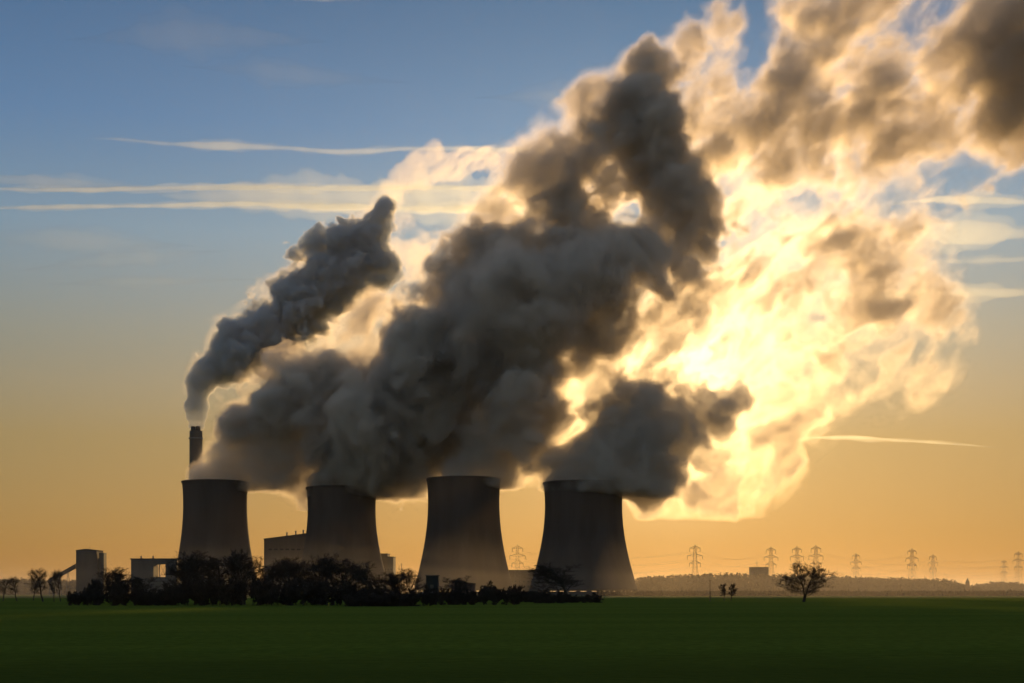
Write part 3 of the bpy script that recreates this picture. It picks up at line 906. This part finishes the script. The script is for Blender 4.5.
# ------------------------------------------------------------------ trees
def tree_meshes(name, seed, h, spread, stems=1, trunk_f=0.26, twigs=5, droop=0.0, low=False, fine=.03):
    """bare winter tree: tapering trunk and limbs in one mesh, the net of fine branches in another"""
    rnd = random.Random(seed)
    tr, cr = MB(), MB()

    def perp(d):
        v = Vector((rnd.gauss(0, 1), rnd.gauss(0, 1), rnd.gauss(0, 1)))
        return (v - d * v.dot(d)).normalized()

    def grow(p, d, L, r, lev):
        seg = 4 if lev < 2 else 3
        pts = [p]
        for i in range(seg):
            d = (d + perp(d) * rnd.uniform(.08, .30) + Vector((0, 0, .10 - droop * lev))).normalized()
            pts.append(pts[-1] + d * (L / seg))
        for i in range(seg):
            ra, rb_ = r * (1 - .55 * i / seg), r * (1 - .55 * (i + 1) / seg)
            if lev < 3:
                tr.bar(pts[i], pts[i + 1], ra, rb_, 7 if lev == 0 else 5, False)
            elif lev == 3:
                cr.bar(pts[i], pts[i + 1], max(ra, fine), max(rb_, fine * .7), 3, False)
            else:
                a = perp(d) * max(ra, fine)
                b = len(cr.v)
                cr.v += [tuple(pts[i] - a), tuple(pts[i] + a), tuple(pts[i + 1])]
                cr.f.append((b, b + 1, b + 2))
        if lev >= 5:
            return
        n = [11 if stems != 3 else 8, 6, 5, 5, twigs - 1][lev] if not low else [6, 6, 5, 5, twigs - 2][lev]
        for c in range(n):
            u = (c + rnd.random()) / n
            t = (0.30 if stems == 1 else .20) + (.70 if stems == 1 else .80) * u if lev == 0 else 0.15 + .85 * u
            i = min(int(t * seg), seg - 1)
            q = pts[i].lerp(pts[i + 1], t * seg - i)
            if lev == 0 and not low:      # limbs long in the middle of the crown, steeper towards the top
                ang = R(78 - 48 * u + rnd.uniform(-10, 10))
                ln = h * .46 * spread * math.sqrt(max(.12, 1 - ((u - .42) / .68) ** 2)) * rnd.uniform(.75, 1.1)
            else:
                ang = R(rnd.uniform(28, 62))
                ln = L * rnd.uniform(.42, .68)
            nd = (d * math.cos(ang) + perp(d) * math.sin(ang)).normalized()
            if nd.z < -.15:
                nd.z *= .3
                nd.normalize()
            grow(q, nd, ln, r * (.42 if lev == 0 else .5), lev + 1)

    for s in range(stems):
        a = 2 * math.pi * (s + rnd.random() * .6) / max(stems, 1)
        off = Vector((math.cos(a), math.sin(a), 0)) * (0.0 if stems == 1 else (.35 if not low else .25 * h))
        lean = Vector((math.cos(a), math.sin(a), 0)) * (0.0 if stems == 1 else .20 if not low else .5)
        grow(off, (Vector((0, 0, 1)) + lean).normalized(), h * (.80 if not low else trunk_f * 1.2), h * (.020 if not low else .008), 0)
    zs = [v[2] for v in tr.v + cr.v]
    xs = [v[0] for v in tr.v + cr.v]
    f = h / float(np.percentile(zs, 98.5))
    fx = f
    for mb in (tr, cr):
        mb.v = [(x * fx, y * fx, z * f if z > 0 else z * .2) for x, y, z in mb.v]
    root = empty(name)
    tr.build('trunk', M['bark'], root)
    cr.build('crown', M['twig'], root)
    root['half_width'] = float(np.percentile(np.abs(xs), 96)) * fx
    root['height'] = h
    return root


USED = set()


def place(proto, px, pytop, Y, wpx, label, cat, group=None, rz=None):
    """stand a tree of a kind so that its tip reaches pytop and its crown is about wpx wide"""
    o = proto if proto.name not in USED else copy_tree(proto)
    USED.add(proto.name)
    k = Y / FPX
    o.location = ((px - CX) * k, Y, 0)
    sz = (CAMH + (HY - pytop) * k) / proto['height']
    sx = wpx * k / 2 / (proto['half_width'] * .85)
    o.scale = (sx, sx, sz)
    o.rotation_euler = (0, 0, random.uniform(0, 6.28) if rz is None else rz)
    return tag(o, label, cat, group)


random.seed(4)
lone = tree_meshes('lone_tree', 21, 12.0, .85, stems=2, trunk_f=.27, twigs=8, fine=.02)
place(lone, 803, 565, 430, 42, 'lone bare tree with two trunks standing by itself in the green field', 'tree', None, 0.2)
broad = tree_meshes('bare_tree', 3, 12.0, .9, 1, .24, 7)
oval = tree_meshes('bare_tree', 8, 12.0, .75, 1, .26, 7)
multi = tree_meshes('bare_tree', 14, 12.0, .8, 3, .25, 6)
thin = tree_meshes('thin_tree', 5, 12.0, .65, 1, .30, 5, fine=.015)
bush = tree_meshes('bush', 31, 4.0, 1.1, 7, .20, 6, 0.0, True)
bush2 = tree_meshes('bush', 37, 4.0, 1.2, 9, .20, 6, 0.01, True)
sap = tree_meshes('sapling', 45, 6.0, .5, 1, .32, 3)

TG = 'bare trees in the belt before the cooling towers'
place(oval, 566, 565.5, 400, 46, 'round bare tree standing in front of the rightmost cooling tower', 'tree', TG)
for p, px, py, Y, w, lab in [
    (broad, 125, 569, 345, 40, 'rounded bare tree hiding the foot of the block with the open bay'),
    (oval, 145, 577, 360, 26, 'lower bare tree under the left end of the block with the open bay'),
    (multi, 183, 562, 345, 34, 'bare tree at the left foot of the leftmost cooling tower'),
    (broad, 202, 553, 340, 40, 'tall bare tree before the left half of the leftmost cooling tower'),
    (oval, 222, 557, 350, 34, 'bare tree in front of the middle of the leftmost cooling tower'),
    (multi, 243, 553, 340, 38, 'tall bare tree at the right foot of the leftmost cooling tower'),
    (oval, 263, 563, 350, 30, 'bare tree below the left end of the boiler house'),
    (broad, 284, 559, 345, 42, 'broad bare tree below the sloping roof of the boiler house'),
    (oval, 303, 562, 360, 32, 'bare tree before the left flank of the second cooling tower'),
    (multi, 324, 557, 345, 36, 'tallest bare tree before the second cooling tower'),
    (broad, 347, 561, 350, 38, 'bare tree before the middle of the second cooling tower'),
    (oval, 371, 565, 360, 32, 'bare tree before the right flank of the second cooling tower'),
    (multi, 393, 574, 360, 26, 'small bare tree below the stepped square block'),
    (broad, 411, 570, 380, 28, 'round bare tree left of the small dark boxy store'),
    (oval, 455, 578, 390, 24, 'low round tree rising over the dark barn'),
]:
    place(p, px, py, Y, w, lab, 'tree', TG)
HG = 'scrubby bushes along the field edge'
for p, px, py, Y, w, lab in [
    (bush, 84, 588, 320, 26, 'dark bush below the block tower at far left'),
    (bush2, 107, 578, 325, 34, 'big dark bush just right of the block tower'),
    (bush, 133, 586, 315, 34, 'dense bush at the foot of the rounded tree near the open bay'),
    (bush2, 160, 588, 320, 32, 'low bush in the gap under the open bay'),
    (bush, 188, 580, 318, 36, 'dense bush at the left foot of the leftmost cooling tower'),
    (bush2, 216, 577, 316, 40, 'dense bush under the middle of the leftmost cooling tower'),
    (bush, 246, 578, 318, 38, 'dense bush under the right side of the leftmost cooling tower'),
    (bush2, 274, 580, 318, 36, 'dense bush below the boiler house'),
    (bush, 304, 580, 320, 40, 'dense bush under the left side of the second cooling tower'),
    (bush2, 334, 580, 318, 40, 'dense bush under the middle of the second cooling tower'),
    (bush, 362, 582, 316, 36, 'dense bush under the right side of the second cooling tower'),
    (bush2, 390, 590, 300, 44, 'low wide bush nearest the field before the stepped block'),
    (bush, 415, 586, 305, 34, 'bush at the foot of the round tree by the boxy store'),
    (bush2, 372, 592, 298, 40, 'lowest bush of the belt, at the edge of the green field'),
    (bush, 448, 585, 330, 26, 'bush between the shed and the dark barn'),
    (bush2, 463, 588, 335, 24, 'low bush in front of the dark barn'),
    (bush, 500, 583, 330, 38, 'twiggy bush before the right flank of the third cooling tower'),
    (bush2, 548, 590, 380, 30, 'low scrub left of the round tree at the rightmost tower'),
    (bush, 584, 592, 400, 28, 'low scrub right of the round tree at the rightmost tower'),
    (bush2, 524, 589, 420, 26, 'small scrub in the gap between the two rightmost towers'),
]:
    place(p, px, py, Y, w, lab, 'bush', HG).location.z = -0.9
for px, py, Y, w, lab in [
    (43, 569, 440, 17, 'thin bare tree with the widest crown left of the conveyor'),
    (54, 572, 430, 9, 'narrow bare tree just under the low end of the conveyor'),
    (60.5, 570, 445, 9, 'narrow bare tree crossing the sloping conveyor'),
    (17, 577, 470, 12, 'small thin tree near the left edge of the field'),
    (3, 579, 480, 12, 'thin tree cut by the left edge of the picture'),
    (33, 575, 500, 11, 'faint thin tree between the left edge and the conveyor')]:
    place(thin, px, py, Y, w, lab, 'tree', 'thin trees at the left')
for px, py, Y, w, lab in [(724, 584, 480, 6, 'left sapling of the pair between the wooden post and the lone tree'),
                          (731, 584, 478, 7, 'right sapling of the pair between the wooden post and the lone tree')]:
    place(sap, px, py, Y, w, lab, 'sapling', 'pair of saplings in the field')
Y = 460
k = Y / FPX
p = tag(empty('utility_pole', ((710 - CX) * k, Y, 0)), 'single wooden pole at the field edge left of the saplings', 'pole')
zt = CAMH + (HY - 579) * k
MB().bar((0, 0, 0), (0, 0, zt), .16, .11, 8).build('post', M['wood'], p)
MB().bar((-.55, 0, zt - .5), (.55, 0, zt - .5), .07).build('cross_arm', M['wood'], p)


# ------------------------------------------------------------------ distant woods and the rise at the right
def wood(name, prof, Y, depth, seed, step=2.2, label=None):
    """a far-off wood seen as one mass: hundreds of ragged crowns under the given skyline"""
    rnd = random.Random(seed)
    k = Y / FPX
    mb = MB()
    for row in range(4):
        px = prof[0][0]
        yy = Y + row * depth / 4
        while px < prof[-1][0]:
            for (a, b) in zip(prof[:-1], prof[1:]):
                if a[0] <= px <= b[0]:
                    py = a[1] + (b[1] - a[1]) * (px - a[0]) / (b[0] - a[0])
            h = (CAMH + (HY - py) * k) * rnd.uniform(.86, 1.03)
            x = (px - CX) * k + rnd.uniform(-1, 1)
            w = rnd.uniform(2.4, 4.4)
            mb.bar((x, yy, 0), (x, yy, h * .5), .3, .15, 4, False)
            for q in range(110):
                a = rnd.uniform(0, 6.283)
                zc = h * rnd.uniform(.04, .97)
                rr = w * math.sqrt(max(0.3 if zc < h * .5 else 0.02, 1 - ((zc / h - .45) / .55) ** 2)) * math.sqrt(rnd.random())
                c = Vector((x + rr * math.cos(a), yy + rr * math.sin(a), zc))
                sg = .75 if zc > h * .6 else 1.3
                e = [c + Vector((rnd.gauss(0, sg), rnd.gauss(0, sg), rnd.gauss(0, sg))) for _ in range(3)]
                mb.add(e, [(0, 1, 2)])
            px += step * rnd.uniform(.6, 1.4)
    return tag(mb.build(name, M['twig']), kind='stuff')


wood('woodland', [(640, 577), (668, 575), (700, 573.5), (735, 573), (800, 574.5), (840, 575.5), (880, 577), (945, 578.5), (968, 583.5), (980, 588)], 1400, 60, 1)
wood('woodland', [(982, 588), (992, 583), (1010, 581), (1024, 583.5), (1070, 585)], 1500, 60, 2)
wood('woodland', [(-30, 579), (20, 578.5), (60, 579.5), (78, 580), (120, 580)], 1550, 50, 3)
wood('hedgerow', [(600, 593.4), (700, 592.6), (820, 593), (1060, 592.8)], 1100, 20, 4, 3.5)
Y = 1380
k = Y / FPX
o = tag(empty('church', ((967.5 - CX) * k, Y, 0)), 'tiny pointed spire where the misty wood drops away at the right', 'church')
MB().box(-1.6, 1.6, -1.6, 1.6, 0, 12).build('tower', M['brick'], o)
MB().add([(-1.75, -1.75, 12.003), (1.75, -1.75, 12.003), (1.75, 1.75, 12.003), (-1.75, 1.75, 12.003), (0, 0, CAMH + (HY - 577.5) * k)], [(0, 3, 2, 1), (0, 1, 4), (1, 2, 4), (2, 3, 4), (3, 0, 4)]).build('spire', M['roof'], o)

# ------------------------------------------------------------------ haze
hz = MB().box(-GEND - 20, GEND + 20, -80, GEND + 20, -1.0, 760).build('haze', vapour('haze_air', 0.00003, (1, 0.92, 0.8), 0.6))
tag(hz, kind='stuff')
for q, (y0, y1, x, h, dn) in enumerate([(715, 4300, 2600, 17, 0.00012), (820, 4200, 2500, 38, 0.00007), (760, 4250, 2550, 27, 0.00007)]):
    ms = MB().box(-x, x, y0, y1, -0.5 - .1 * q, h).build('mist', vapour('ground_mist', dn, (1, 0.95, 0.88), 0.6))
    tag(ms, kind='stuff')
